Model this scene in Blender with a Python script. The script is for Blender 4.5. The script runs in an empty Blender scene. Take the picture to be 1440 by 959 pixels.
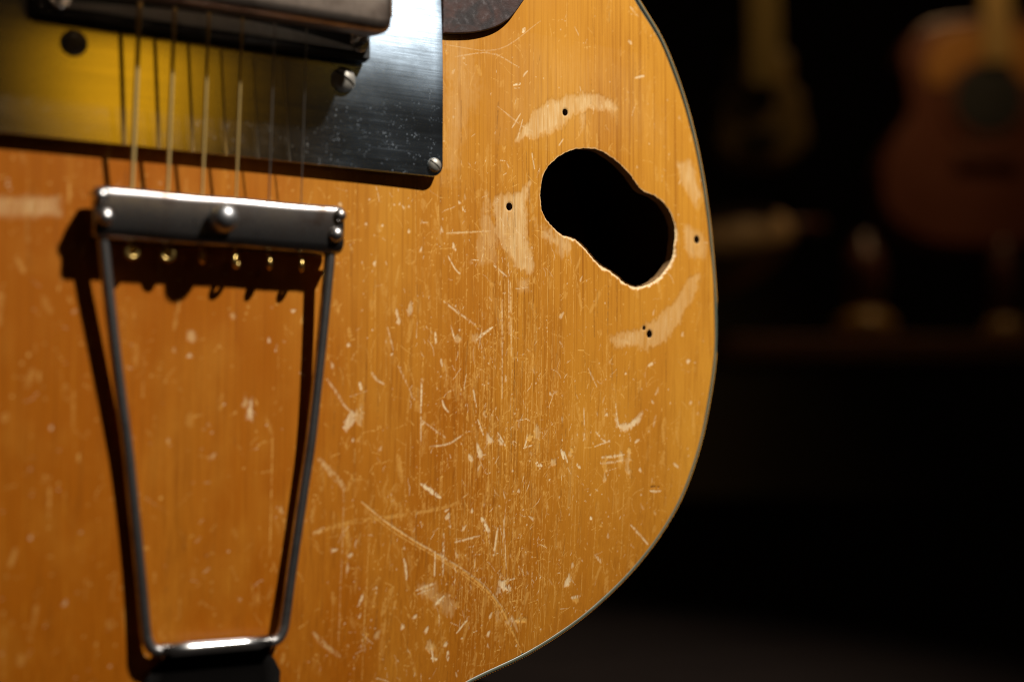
import bpy, bmesh, math, random
import numpy as np
from mathutils import Vector, Matrix

random.seed(11); rng = np.random.default_rng(11)
scene = bpy.context.scene
COL = scene.collection

# ------------------------------------------------------------------ camera
TH, PH, FPX = math.radians(31.0), math.radians(3.43), 2000.0      # turned to the right, tipped up
CAM = np.array([-0.139227, -0.410188, -0.028682])                 # metres; the guitar's top lies in y = 0
CD = np.array([math.sin(TH)*math.cos(PH), math.cos(TH)*math.cos(PH), math.sin(PH)])
CR = np.array([math.cos(TH), -math.sin(TH), 0.0]); CU = np.cross(CR, CD)
cam_data = bpy.data.cameras.new('camera'); cam = bpy.data.objects.new('camera', cam_data); COL.objects.link(cam)
M = Matrix(((CR[0], CU[0], -CD[0], CAM[0]), (CR[1], CU[1], -CD[1], CAM[1]), (CR[2], CU[2], -CD[2], CAM[2]), (0, 0, 0, 1)))
cam.matrix_world = M
cam_data.sensor_width = 36.0; cam_data.lens = FPX/1440*36.0
cam_data.clip_start = 0.01; cam_data.clip_end = 60
cam_data.dof.use_dof = True; cam_data.dof.focus_distance = 0.487; cam_data.dof.aperture_fstop = 4.1
cam_data.dof.aperture_blades = 0
scene.camera = cam

# ------------------------------------------------------------------ world, lamps, exposure
world = bpy.data.worlds.new('World'); scene.world = world; world.use_nodes = True
bgn = world.node_tree.nodes['Background']; bgn.inputs[0].default_value = (1.0, 0.72, 0.5, 1); bgn.inputs[1].default_value = 0.010
vs = scene.view_settings
vs.view_transform = 'Standard'; vs.look = 'None'; vs.exposure = 0.0; vs.gamma = 1.0; vs.use_curve_mapping = False
scene.render.engine = 'CYCLES'
scene.cycles.use_denoising = True
scene.cycles.max_bounces = 6
scene.cycles.filter_width = 1.05

def aim(o, target):
    d = Vector(target)-o.location
    o.rotation_euler = d.to_track_quat('-Z', 'Y').to_euler()

def lamp(name, kind, loc, target, energy, color, **kw):
    l = bpy.data.lights.new(name, kind); l.energy = energy; l.color = color
    for k, v in kw.items(): setattr(l, k, v)
    o = bpy.data.objects.new(name, l); COL.objects.link(o); o.location = loc; aim(o, target)
    return o

# key: a gallery spot high to the right and in front; its beam rakes across the lower bout
lamp('gallery_spot', 'SPOT', (0.546, -0.86, 1.157), (0.115, 0.0, 0.07), 150, (1.0, 0.955, 0.90), spot_size=math.radians(27), spot_blend=1.0, shadow_soft_size=0.030)
# two added amber lights, unseen, giving the polished plate its yellow reflection
lamp('added_amber_wide', 'AREA', (0.268, -1.05, 0.33), (-0.02, 0, 0.07), 0.034, (1.0, 0.50, 0.007), shape='ELLIPSE', size=0.20, size_y=0.24)
lamp('added_amber_core', 'AREA', (0.266, -1.04, 0.325), (-0.02, 0, 0.07), 0.029, (1.0, 0.51, 0.010), shape='ELLIPSE', size=0.11, size_y=0.14)
# dim warm lamp over the instruments far behind
lamp('display_lamp', 'SPOT', (1.75, 1.0, 1.5), (1.75, 1.95, 0.30), 30, (1.0, 0.68, 0.32), spot_size=math.radians(75), spot_blend=1.0, shadow_soft_size=0.08)

# ------------------------------------------------------------------ helpers
def un(px, py, y=0.0):
    """point seen at photo pixel (px, py) on the plane y"""
    d = CD*FPX + CR*(px-720) + CU*(479.5-py)
    return CAM + d*((y-CAM[1])/d[1])

def ysurf(x, z):
    """carved arch of the guitar's top: flat in the middle, falling towards the rim"""
    rx = np.abs(x)/0.2; rz = np.maximum(0.0, 0.03-z)/0.163
    r = np.minimum(np.sqrt(rx*rx+rz*rz), 1.15)
    return 0.0085*r**3.2

def on_top(px, py, h=0.0):
    y = 0.0
    for _ in range(6):
        p = un(px, py, y-h); y = float(ysurf(p[0], p[2]))
    return p

def far(px, py, depth):
    d = CD + CR*(px-720)/FPX + CU*(479.5-py)/FPX
    return CAM + d*depth

def link(o, parent=None):
    COL.objects.link(o)
    if parent is not None: o.parent = parent
    return o

def mesh_obj(name, verts, faces, mat, parent=None, smooth=False):
    me = bpy.data.meshes.new(name); me.from_pydata([tuple(v) for v in verts], [], faces); me.update()
    if mat: me.materials.append(mat)
    if smooth: me.polygons.foreach_set('use_smooth', [True]*len(me.polygons))
    return link(bpy.data.objects.new(name, me), parent)

def bm_obj(name, bm, mat, parent=None, smooth=False):
    bmesh.ops.recalc_face_normals(bm, faces=bm.faces)
    me = bpy.data.meshes.new(name); bm.to_mesh(me); bm.free()
    if mat: me.materials.append(mat)
    if smooth: me.polygons.foreach_set('use_smooth', [True]*len(me.polygons))
    return link(bpy.data.objects.new(name, me), parent)

def empty(name, loc=(0, 0, 0), parent=None):
    o = bpy.data.objects.new(name, None); o.location = loc; o.empty_display_size = 0.02
    return link(o, parent)

def tag(o, label=None, cat=None, group=None, kind=None):
    for k, v in (('label', label), ('category', cat), ('group', group), ('kind', kind)):
        if v: o[k] = v
    return o

def add_prism(bm, poly, y0, y1, bevel=0.0):
    """poly in (x, z), extruded from y0 (front) to y1 (back); the front edge rounded by bevel"""
    n = len(poly); rings = []
    c = np.mean(np.array(poly), axis=0)
    def ring(y, inset):
        pts = np.array(poly, float)
        if inset:
            nx = np.roll(pts, -1, 0)-np.roll(pts, 1, 0)
            nn = np.stack([nx[:, 1], -nx[:, 0]], 1); nn /= np.linalg.norm(nn, axis=1)[:, None]+1e-12
            s = np.sign(np.sum(nn*(pts-c))) or 1
            pts = pts-nn*s*inset
        return [bm.verts.new((p[0], y, p[1])) for p in pts]
    if bevel:
        for k in range(4):
            a = math.pi/2*k/3
            rings.append(ring(y0+bevel*(1-math.sin(a)), bevel*(1-math.cos(a))))
        rings.reverse(); rings = rings[::-1] if False else rings
        rings = [ring(y0, bevel), ring(y0+bevel*0.29, bevel*0.29), ring(y0+bevel, 0)] if True else rings
        for v in list(bm.verts):
            if not v.link_edges and v not in rings[0] and v not in rings[1] and v not in rings[2]: pass
    else: rings.append(ring(y0, 0))
    rings.append(ring(y1, 0))
    for a, b in zip(rings[:-1], rings[1:]):
        for i in range(n): bm.faces.new((a[i], a[(i+1) % n], b[(i+1) % n], b[i]))
    bm.faces.new(rings[0]); bm.faces.new(rings[-1][::-1])

def prism(name, poly, y0, y1, mat, parent=None, bevel=0.0):
    bm = bmesh.new(); add_prism(bm, poly, y0, y1, bevel)
    for v in [v for v in bm.verts if not v.link_faces]: bm.verts.remove(v)
    return bm_obj(name, bm, mat, parent)

def round_rect(x0, x1, z0, z1, r, n=6):
    out = []
    for cx, cz, a0 in ((x1-r, z1-r, 0), (x0+r, z1-r, 90), (x0+r, z0+r, 180), (x1-r, z0+r, 270)):
        for k in range(n+1):
            a = math.radians(a0+90*k/n); out.append((cx+r*math.cos(a), cz+r*math.sin(a)))
    return out

def tube(bm, pts, rad, seg=14, closed=False, caps=True):
    pts = [Vector(p) for p in pts]; n = len(pts)
    rads = rad if hasattr(rad, '__len__') else [rad]*n
    rings = []; up = None
    for i, p in enumerate(pts):
        if closed: t = pts[(i+1) % n]-pts[i-1]
        else: t = pts[min(i+1, n-1)]-pts[max(i-1, 0)]
        t.normalize()
        if up is None: up = t.orthogonal().normalized()
        up = (up-t*up.dot(t)).normalized(); s = t.cross(up)
        rings.append([bm.verts.new(p+(up*math.cos(2*math.pi*k/seg)+s*math.sin(2*math.pi*k/seg))*rads[i]) for k in range(seg)])
    m = n if closed else n-1
    for i in range(m):
        a, b = rings[i], rings[(i+1) % n]
        for k in range(seg): bm.faces.new((a[k], a[(k+1) % seg], b[(k+1) % seg], b[k]))
    if caps and not closed:
        bm.faces.new(rings[0][::-1]); bm.faces.new(rings[-1])

def lathe(bm, prof, centre, axis, seg=28):
    """prof: list of (radius, height along axis) from base to tip"""
    axis = Vector(axis).normalized(); u = axis.orthogonal().normalized(); w = axis.cross(u); c = Vector(centre); rings = []
    for r, h in prof:
        if r < 1e-9: rings.append([bm.verts.new(c+axis*h)])
        else: rings.append([bm.verts.new(c+axis*h+(u*math.cos(2*math.pi*k/seg)+w*math.sin(2*math.pi*k/seg))*r) for k in range(seg)])
    for a, b in zip(rings[:-1], rings[1:]):
        for k in range(seg):
            k2 = (k+1) % seg
            if len(a) == 1: bm.faces.new((a[0], b[k], b[k2]))
            elif len(b) == 1: bm.faces.new((a[k], a[k2], b[0]))
            else: bm.faces.new((a[k], a[k2], b[k2], b[k]))
    if len(rings[0]) > 1: bm.faces.new(rings[0][::-1])
    if len(rings[-1]) > 1: bm.faces.new(rings[-1])

def spline(pts, n, closed=False):
    """Catmull-Rom through pts"""
    P = np.array(pts, float); m = len(P); out = []
    segs = m if closed else m-1
    for i in range(segs):
        p0 = P[(i-1) % m] if closed or i > 0 else 2*P[0]-P[1]
        p1, p2 = P[i], P[(i+1) % m]
        p3 = P[(i+2) % m] if closed or i+2 < m else 2*P[-1]-P[-2]
        for k in range(n):
            t = k/n
            out.append(0.5*(2*p1+(p2-p0)*t+(2*p0-5*p1+4*p2-p3)*t*t+(3*p1-p0-3*p2+p3)*t**3))
    if not closed: out.append(P[-1])
    return np.array(out)

# ------------------------------------------------------------------ materials
class NT:
    def __init__(s, name):
        s.m = bpy.data.materials.new(name); s.m.use_nodes = True; s.t = s.m.node_tree
        s.b = s.t.nodes['Principled BSDF']
        s.tc = s.t.nodes.new('ShaderNodeTexCoord')
    def n(s, kind, **kw):
        nd = s.t.nodes.new(kind)
        for k, v in kw.items(): setattr(nd, k, v)
        return nd
    def l(s, a, b): s.t.links.new(a, b)
    def coord(s, scale, loc=(0, 0, 0)):
        mp = s.n('ShaderNodeMapping'); mp.inputs['Scale'].default_value = scale; mp.inputs['Location'].default_value = loc
        s.l(s.tc.outputs['Object'], mp.inputs['Vector']); return mp.outputs[0]
    def noise(s, scale, detail=3, rough=0.55, loc=(0, 0, 0), dist=0.0):
        nd = s.n('ShaderNodeTexNoise'); nd.inputs['Scale'].default_value = 1; nd.inputs['Detail'].default_value = detail
        nd.inputs['Roughness'].default_value = rough; nd.inputs['Distortion'].default_value = dist
        s.l(s.coord(scale, loc), nd.inputs['Vector']); return nd.outputs['Fac']
    def ramp(s, fac, stops):
        nd = s.n('ShaderNodeValToRGB'); e = nd.color_ramp.elements
        while len(e) < len(stops): e.new(0.5)
        for el, (p, c) in zip(e, stops):
            el.position = p; el.color = (c, c, c, 1) if not hasattr(c, '__len__') else (*c, 1)
        s.l(fac, nd.inputs[0]); return nd.outputs[0]
    def mix(s, fac, a, b, mode='MIX'):
        nd = s.n('ShaderNodeMix', data_type='RGBA', blend_type=mode)
        for sock, v in ((nd.inputs[0], fac), (nd.inputs[6], a), (nd.inputs[7], b)):
            if hasattr(v, 'is_linked') or hasattr(v, 'links'): s.l(v, sock)
            elif hasattr(v, '__len__'): sock.default_value = (*v, 1)
            else: sock.default_value = v
        return nd.outputs[2]
    def math(s, op, a, b=0.0, clamp=False):
        nd = s.n('ShaderNodeMath', operation=op, use_clamp=clamp)
        for sock, v in ((nd.inputs[0], a), (nd.inputs[1], b)):
            if hasattr(v, 'links'): s.l(v, sock)
            else: sock.default_value = v
        return nd.outputs[0]
    def bump(s, h, strength, dist):
        nd = s.n('ShaderNodeBump'); nd.inputs['Strength'].default_value = strength; nd.inputs['Distance'].default_value = dist
        s.l(h, nd.inputs['Height']); s.l(nd.outputs[0], s.b.inputs['Normal']); return nd
    def set(s, **kw):
        for k, v in kw.items():
            sock = s.b.inputs[k.replace('_', ' ')]
            if hasattr(v, 'links'): s.l(v, sock)
            elif hasattr(v, '__len__'): sock.default_value = (*v, 1)
            else: sock.default_value = v
        return s

def simple(name, col, rough=0.5, metal=0.0, var=0.25, scale=60, **kw):
    t = NT(name)
    f = t.noise((scale,)*3, 4)
    t.set(Base_Color=t.mix(f, tuple(c*(1-var) for c in col), tuple(min(1, c*(1+var)) for c in col)), Roughness=t.math('ADD', t.math('MULTIPLY', f, 0.2), rough-0.1), Metallic=metal, **kw)
    return t.m

def wood_material():
    t = NT('worn_blond_finish')
    at = t.n('ShaderNodeAttribute', attribute_name='wear')
    sep = t.n('ShaderNodeSeparateColor'); t.l(at.outputs['Color'], sep.inputs[0])
    bare, scr, dark = sep.outputs[0], sep.outputs[1], sep.outputs[2]
    broad = t.noise((26, 26, 7), 3, 0.55)                 # broad staves of colour along the grain
    grain = t.noise((1150, 1150, 9), 3, 0.6, dist=0.3)       # annual rings seen edge on
    fine = t.noise((3200, 3200, 60), 2, 0.6)               # fibres
    cloud = t.noise((60, 60, 40), 4, 0.6, loc=(3, 1, 7))   # mottled finish
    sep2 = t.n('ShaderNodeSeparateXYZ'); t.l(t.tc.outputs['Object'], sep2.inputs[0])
    tone_grad = t.math('ADD', t.math('MULTIPLY', sep2.outputs[0], 3.9), t.math('MULTIPLY', sep2.outputs[2], 2.2))   # tone paler and yellower to the upper right
    tone = t.math('ADD', t.math('ADD', tone_grad, 0.08), t.math('MULTIPLY', t.math('SUBTRACT', broad, 0.5), 1.5), clamp=True)
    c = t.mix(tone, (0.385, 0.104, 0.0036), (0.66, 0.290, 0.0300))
    patchy = t.ramp(t.noise((22, 22, 9), 3, 0.6, loc=(9, 2, 1)), [(0.35, 0.25), (0.65, 1.0)])
    c = t.mix(t.math('MULTIPLY', t.math('MULTIPLY', t.ramp(grain, [(0.5, 0.0), (0.66, 1.0)]), 0.54), patchy), c, (0.25, 0.066, 0.003))
    c = t.mix(t.math('MULTIPLY', t.ramp(grain, [(0.30, 1.0), (0.42, 0.0)]), 0.20), c, (0.68, 0.29, 0.026))
    c = t.mix(t.math('MULTIPLY', t.math('MULTIPLY', t.ramp(fine, [(0.45, 0.0), (0.75, 1.0)]), 0.42), patchy), c, (0.28, 0.080, 0.004))
    c = t.mix(t.math('MULTIPLY', t.ramp(cloud, [(0.5, 0.0), (0.75, 1.0)]), 0.20), c, (0.68, 0.31, 0.032))
    barec = t.mix(t.ramp(fine, [(0.35, 0.0), (0.7, 1.0)]), (0.84, 0.57, 0.26), (0.68, 0.39, 0.12))
    c = t.mix(at.outputs['Alpha'], c, (0.84, 0.46, 0.11))
    c = t.mix(bare, c, barec)
    c = t.mix(scr, c, (0.92, 0.69, 0.38))
    c = t.mix(dark, c, (0.10, 0.035, 0.012))
    rough = t.math('ADD', t.math('MULTIPLY', bare, 0.25), t.math('ADD', 0.28, t.math('MULTIPLY', cloud, 0.18)))
    h = t.math('ADD', t.math('MULTIPLY', grain, 1.0), t.math('MULTIPLY', fine, 0.35))
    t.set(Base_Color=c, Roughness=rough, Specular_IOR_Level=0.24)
    t.bump(h, 0.7, 0.00014)
    return t.m

def raw_wood():
    t = NT('raw_spruce_edge')
    g = t.noise((500, 3000, 500), 3)
    t.set(Base_Color=t.mix(g, (0.30, 0.15, 0.05), (0.50, 0.29, 0.11)), Roughness=0.75)
    t.bump(g, 0.4, 0.0003); return t.m

def steel_plate():
    t = NT('scratched_polished_steel')
    streak = t.noise((60, 400, 2600), 4, 0.65)
    streak2 = t.noise((14, 60, 900), 3, 0.6, loc=(5, 0, 2))
    smear = t.noise((45, 45, 60), 4, 0.6, loc=(2, 3, 9))
    vor = t.n('ShaderNodeTexVoronoi'); vor.inputs['Scale'].default_value = 1250; t.l(t.tc.outputs['Object'], vor.inputs['Vector'])
    speck = t.ramp(vor.outputs['Distance'], [(0.10, 1.0), (0.30, 0.0)])
    sel = t.ramp(t.noise((300,)*3, 2, 0.6, loc=(1, 8, 4)), [(0.50, 0.0), (0.62, 1.0)])
    zone = t.ramp(t.noise((38, 38, 38), 3, 0.6, loc=(4.3, 0, 1.2)), [(0.38, 0.05), (0.62, 1.0)])
    dust = t.math('MULTIPLY', t.math('MULTIPLY', speck, sel), zone)
    line = t.math('MULTIPLY', t.ramp(t.noise((24, 100, 4200), 2, 0.5, loc=(9, 1, 3)), [(0.66, 0.0), (0.72, 1.0)]), t.ramp(smear, [(0.45, 0.0), (0.7, 0.8)]))
    film = t.math('MULTIPLY', t.ramp(smear, [(0.4, 0.0), (0.8, 1.0)]), 0.02)
    sx = t.n('ShaderNodeSeparateXYZ'); t.l(t.tc.outputs['Object'], sx.inputs[0])
    mr = t.n('ShaderNodeMapRange'); mr.inputs[1].default_value = 0.025; mr.inputs[2].default_value = 0.045; t.l(sx.outputs[0], mr.inputs[0])
    mz = t.n('ShaderNodeMapRange', interpolation_type='SMOOTHSTEP'); mz.inputs[1].default_value = 0.066; mz.inputs[2].default_value = 0.100; mz.inputs[3].default_value = 0.06; t.l(sx.outputs[2], mz.inputs[0])
    worn = t.math('MULTIPLY', t.math('MULTIPLY', mr.outputs[0], mz.outputs[0]), t.ramp(smear, [(0.32, 0.62), (0.60, 1.0)]))                                   # rubbed by the player's hand on the right
    d = t.math('ADD', t.math('MAXIMUM', t.math('MULTIPLY', dust, 0.6), t.math('MULTIPLY', line, 0.30)), film, clamp=True)
    t.set(Base_Color=t.mix(d, t.mix(mr.outputs[0], (0.64, 0.59, 0.50), (0.62, 0.77, 0.92)), (0.60, 0.55, 0.47)), Metallic=t.math('SUBTRACT', 1.0, d, clamp=True),  # right part bluer and brighter: blue-white sheen tint put into the metal colour
          Roughness=t.math('ADD', t.math('ADD', 0.09, t.math('MULTIPLY', worn, 0.31)), t.math('MULTIPLY', streak2, 0.08)))
    h = t.math('MULTIPLY', t.math('ADD', streak, streak2), t.math('ADD', 0.06, t.math('MULTIPLY', worn, 0.94)))
    t.bump(h, 1.0, 0.000048)
    return t.m

def nickel(name, col, rough, tarnish=(0.10, 0.08, 0.06), amt=0.6, sc=90):
    t = NT(name)
    f = t.noise((sc, sc, sc), 5, 0.65); g = t.noise((sc*9,)*3, 3)
    c = t.mix(t.math('MULTIPLY', t.ramp(f, [(0.42, 0.0), (0.7, 1.0)]), amt), col, tarnish)
    t.set(Base_Color=c, Metallic=1.0, Roughness=t.math('ADD', rough, t.math('MULTIPLY', f, 0.22)))
    t.bump(g, 0.15, 0.0001); return t.m

def tortoise():
    t = NT('tortoiseshell_celluloid')
    f = t.noise((70, 70, 70), 4, 0.6, dist=1.2); s = t.noise((500, 500, 500), 4, 0.7)
    c = t.mix(t.ramp(f, [(0.42, 0.0), (0.62, 1.0)]), (0.016, 0.008, 0.006), (0.055, 0.018, 0.010))
    c = t.mix(t.math('MULTIPLY', t.ramp(s, [(0.56, 0.0), (0.72, 1.0)]), 0.30), c, (0.22, 0.20, 0.20))
    t.set(Base_Color=c, Roughness=t.math('ADD', 0.3, t.math('MULTIPLY', s, 0.3))); t.bump(s, 0.3, 0.0002); return t.m

MAT = dict(
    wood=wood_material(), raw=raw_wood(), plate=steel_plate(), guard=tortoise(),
    steel=nickel('tarnished_nickel', (0.56, 0.54, 0.52), 0.24, (0.17, 0.13, 0.10), amt=0.75),
    bar=nickel('dull_tailpiece_steel', (0.34, 0.325, 0.315), 0.19, (0.11, 0.075, 0.055), 0.9, 100),
    chrome=nickel('bright_nickel', (0.70, 0.69, 0.67), 0.14, amt=0.25),
    boltm=nickel('dull_bolt_head', (0.46, 0.46, 0.46), 0.30, (0.14, 0.12, 0.10), 0.6, 300),
    cover=nickel('brown_patinated_cover', (0.46, 0.37, 0.30), 0.30, (0.10, 0.065, 0.045), 0.85, 110),
    bronze=nickel('bronze_winding', (0.95, 0.69, 0.27), 0.42, (0.60, 0.40, 0.14), 0.35, 200),
    plain=nickel('plain_string_steel', (0.60, 0.56, 0.50), 0.25, amt=0.3),
    brass=nickel('aged_brass', (0.72, 0.50, 0.16), 0.22, (0.24, 0.14, 0.04), 0.5, 220),
    screw=simple('old_zinc_screw', (0.33, 0.30, 0.25), 0.48, 0.55, 0.3, 400),
    ebony=simple('black_ebonised_wood', (0.012, 0.010, 0.009), 0.45, 0, 0.3, 200),
    ledge=simple('dusty_grey_bone', (0.55, 0.54, 0.50), 0.4, 0, 0.25, 300),
    ivoroid=simple('aged_ivoroid_binding', (0.125, 0.135, 0.090), 0.38, 0, 0.2, 150),
    shade_strap=simple('strap_with_shade', (0.008, 0.0065, 0.0055), 0.85, 0.0, 0.3, 200, Specular_IOR_Level=0.1),  # strap near-black all over: shade under the tailpiece put into its colour
    black=simple('black_purfling', (0.012, 0.011, 0.010), 0.45),
    rim=simple('brown_maple_rim', (0.10, 0.042, 0.014), 0.40, 0, 0.4, 40),
    inside=simple('bare_interior', (0.16, 0.10, 0.055), 0.9, 0, 0.3, 40),
    floor=simple('dark_painted_platform', (0.0085, 0.0052, 0.0036), 0.85, 0, 0.35, 9, Specular_IOR_Level=0.05),
    wall=simple('black_display_wall', (0.034, 0.022, 0.010), 0.8, 0, 0.3, 5),
    shelf=simple('dark_brown_shelf', (0.16, 0.055, 0.018), 0.6, 0, 0.3, 12),
    red=simple('dark_red_varnish', (0.085, 0.020, 0.006), 0.42, 0, 0.3, 8),
    orange=simple('orange_varnish', (0.27, 0.11, 0.016), 0.42, 0, 0.3, 8),
    tan=simple('olive_tan_varnish', (0.26, 0.155, 0.042), 0.45, 0, 0.3, 20),
    cream=simple('pale_yellow_neck', (0.52, 0.34, 0.09), 0.5, 0, 0.2, 20),
    sand=simple('sand_brown_shell', (0.46, 0.28, 0.13), 0.55, 0, 0.3, 14),
    amber=simple('amber_glaze', (0.24, 0.12, 0.015), 0.4, 0, 0.2, 40),
)

# ------------------------------------------------------------------ the setting
BASE_Z = -0.137                                     # the guitar stands on this surface
def quad_box(name, lo, hi, mat, parent=None):
    bm = bmesh.new()
    v = [bm.verts.new((x, y, z)) for x in (lo[0], hi[0]) for y in (lo[1], hi[1]) for z in (lo[2], hi[2])]
    for f in ((0, 1, 3, 2), (4, 6, 7, 5), (0, 4, 5, 1), (2, 3, 7, 6), (0, 2, 6, 4), (1, 5, 7, 3)): bm.faces.new([v[i] for i in f])
    bmesh.ops.bevel(bm, geom=list(bm.edges), offset=0.004, segments=2, affect='EDGES')
    return bm_obj(name, bm, mat, parent)

tag(quad_box('platform', (-1.6, -1.2, BASE_Z-0.08), (3.2, 1.35, BASE_Z), MAT['floor']), kind='structure')
tag(quad_box('floor', (-4, -3, -0.82), (6, 5, -0.80), MAT['wall']), kind='structure')
tag(quad_box('wall', (-3, 3.0, -0.80), (5, 3.1, 2.2), MAT['wall']), kind='structure')

# ------------------------------------------------------------------ the guitar
guitar = tag(empty('guitar', (0, 0, BASE_Z)), 'worn honey-blond archtop guitar with a rough double hole cut in its scratched top', 'guitar')
G = empty('tmp')                                    # parts are built in place, then parented keeping their position
parts = []
def part(o, parent=None):
    parts.append((o, parent)); return o

# outline of the right half, from the tail to the neck (x, z)
edge_px = [(1009, 440), (1008, 500), (1000, 560), (985, 630), (960, 700), (925, 760), (880, 815), (820, 870), (745, 920), (665, 959)]
edge_up = [(1006, 380), (998, 300), (985, 220), (965, 140), (935, 60), (900, 0)]
lower = [on_top(*p)[[0, 2]] for p in edge_px[::-1]]
upper = [on_top(*p)[[0, 2]] for p in edge_up]
half = [(0.0, -0.1335), (0.030, -0.1325), (0.062, -0.1265)]+[tuple(p) for p in lower]+[tuple(p) for p in upper]
half += [(0.1540, 0.1395), (0.1440, 0.1530), (0.1350, 0.1710), (0.1305, 0.2000), (0.1320, 0.232), (0.140, 0.272), (0.147, 0.312), (0.141, 0.348), (0.115, 0.375), (0.070, 0.388), (0.0, 0.390)]
hs = spline(half, 14)
outline = np.vstack([hs, (hs[1:-1]*[-1, 1])[::-1]])            # closed loop, anticlockwise
hz_order = np.argsort(hs[:, 1]); XE_Z, XE_X = hs[hz_order, 1], hs[hz_order, 0]
def xe(z): return np.interp(z, XE_Z, XE_X)

# the cut-out and the screw holes, traced on the top
Z4 = lambda a: [(640+x/2.3975, 100+y/2.3975) for x, y in a]
hole_z = [(288, 400), (300, 345), (325, 310), (360, 282), (400, 265), (440, 261), (480, 265), (518, 285), (556, 314), (592, 352), (617, 388), (638, 407), (668, 418), (700, 441), (724, 474), (738, 510), (742, 548), (738, 590), (732, 630), (712, 665), (685, 695), (650, 716), (610, 724), (575, 712), (550, 690), (520, 668), (490, 650), (465, 625), (445, 600), (420, 575), (395, 560), (360, 550), (330, 525), (308, 500), (293, 470), (288, 430)]
hole = np.array([on_top(*p)[[0, 2]] for p in Z4(hole_z)])
hole = spline(hole, 7, True)
hn = len(hole); hole += 0.00007*np.stack([np.sin(np.arange(hn)*2.1)+np.sin(np.arange(hn)*0.83+1), np.cos(np.arange(hn)*1.7)+np.sin(np.arange(hn)*1.13)], 1)
pins = [(795, 158, 1.05), (716.5, 290.5, 1.15), (980, 337, 1.25), (906, 461, 0.65), (913.5, 469.5, 1.2)]
pin_c = [(on_top(a, b)[[0, 2]], r/1000*1.05) for a, b, r in pins]

def poly_sd(X, Z, poly):
    """signed distance to a closed polygon, negative inside"""
    d2 = np.full(X.shape, 1e9); ins = np.zeros(X.shape, bool); n = len(poly)
    for i in range(n):
        ax, az = poly[i]; bx, bz = poly[(i+1) % n]
        ex, ez = bx-ax, bz-az; wx, wz = X-ax, Z-az
        t = np.clip((wx*ex+wz*ez)/(ex*ex+ez*ez+1e-18), 0, 1)
        d2 = np.minimum(d2, (wx-ex*t)**2+(wz-ez*t)**2)
        c = (az > Z) != (bz > Z)
        with np.errstate(divide='ignore', invalid='ignore'):
            xc = ax+(Z-az)*ex/(ez if abs(ez) > 1e-15 else 1e-15)
        ins ^= c & (X < xc)
    d = np.sqrt(d2); return np.where(ins, -d, d)

def axis_lines(segs):
    out = [segs[0][0]]
    for a, b, st in segs:
        n = max(1, int(round((b-a)/st))); out += list(a+(b-a)*np.arange(1, n+1)/n)
    return np.array(out)
gx = axis_lines([(-0.205, -0.075, 0.004), (-0.075, 0.015, 0.0006), (0.015, 0.055, 0.00030), (0.055, 0.160, 0.00021), (0.160, 0.203, 0.00028)])
gz = axis_lines([(-0.136, -0.118, 0.0012), (-0.118, 0.132, 0.00030), (0.132, 0.392, 0.004)])
X, Z = np.meshgrid(gx, gz); NZ, NX = X.shape
wear = np.zeros((NZ, NX, 4), np.float32); dip = np.zeros((NZ, NX), np.float32)

def smooth_noise(cell, seed):
    """value noise over the sheet, about -1..1; cell in metres (x, z)"""
    r = np.random.default_rng(seed)
    nx, nz = int(0.42/cell[0])+3, int(0.55/cell[1])+3
    g = r.uniform(-1, 1, (nz, nx)).astype(np.float32)
    fx = (gx+0.21)/cell[0]; fz = (gz+0.14)/cell[1]
    ix = fx.astype(int); iz = fz.astype(int); tx = fx-ix; tz = fz-iz
    tx = tx*tx*(3-2*tx); tz = (tz*tz*(3-2*tz))[:, None]
    a = g[iz][:, ix]*(1-tx)+g[iz][:, ix+1]*tx; b = g[iz+1][:, ix]*(1-tx)+g[iz+1][:, ix+1]*tx
    return a*(1-tz)+b*tz
N1 = smooth_noise((0.0022, 0.0030), 1); N2 = smooth_noise((0.0008, 0.0012), 2); N3 = smooth_noise((0.0006, 0.006), 3); N4 = smooth_noise((0.012, 0.012), 4)
N5 = smooth_noise((0.00045, 0.0006), 5); N6 = smooth_noise((0.004, 0.014), 6)
NE = 0.5*N1+0.3*N2+0.35*N3

def win(x0, x1, z0, z1):
    return slice(max(0, np.searchsorted(gz, z0)-1), np.searchsorted(gz, z1)+1), slice(max(0, np.searchsorted(gx, x0)-1), np.searchsorted(gx, x1)+1)
def sstep(a, b, v):
    t = np.clip((v-a)/(b-a), 0, 1); return t*t*(3-2*t)

def stroke(pts, width, s, ch=1, rough=0.35, deep=0.00004, taper=True):
    """a scratch along pts (x, z metres); width in metres"""
    pts = np.asarray(pts); m = width*2+0.0006
    w = win(pts[:, 0].min()-m, pts[:, 0].max()+m, pts[:, 1].min()-m, pts[:, 1].max()+m)
    x, z = X[w], Z[w]
    if x.size == 0: return
    best = np.full(x.shape, 1e9); tt = np.zeros(x.shape); n = len(pts)-1
    for i in range(n):
        ax, az = pts[i]; ex, ez = pts[i+1]-pts[i]
        t = np.clip(((x-ax)*ex+(z-az)*ez)/(ex*ex+ez*ez+1e-18), 0, 1)
        d = np.hypot(x-ax-ex*t, z-az-ez*t); k = d < best
        best[k] = d[k]; tt[k] = ((i+t)/n)[k]
    wd = width*0.5
    if taper: wd = wd*(0.35+0.65*np.sqrt(np.clip(4*tt*(1-tt), 0, 1)))
    v = s*sstep(wd+0.00012, wd*0.5, best*(1+rough*NE[w]))*np.clip(1+0.9*rough*(N2[w]+N1[w])+1.1*N5[w], 0.05, 1.25)
    wear[w][..., ch] = np.maximum(wear[w][..., ch], np.clip(v, 0, 1))
    if deep: dip[w] = np.maximum(dip[w], deep*np.clip(v, 0, 1))

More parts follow.
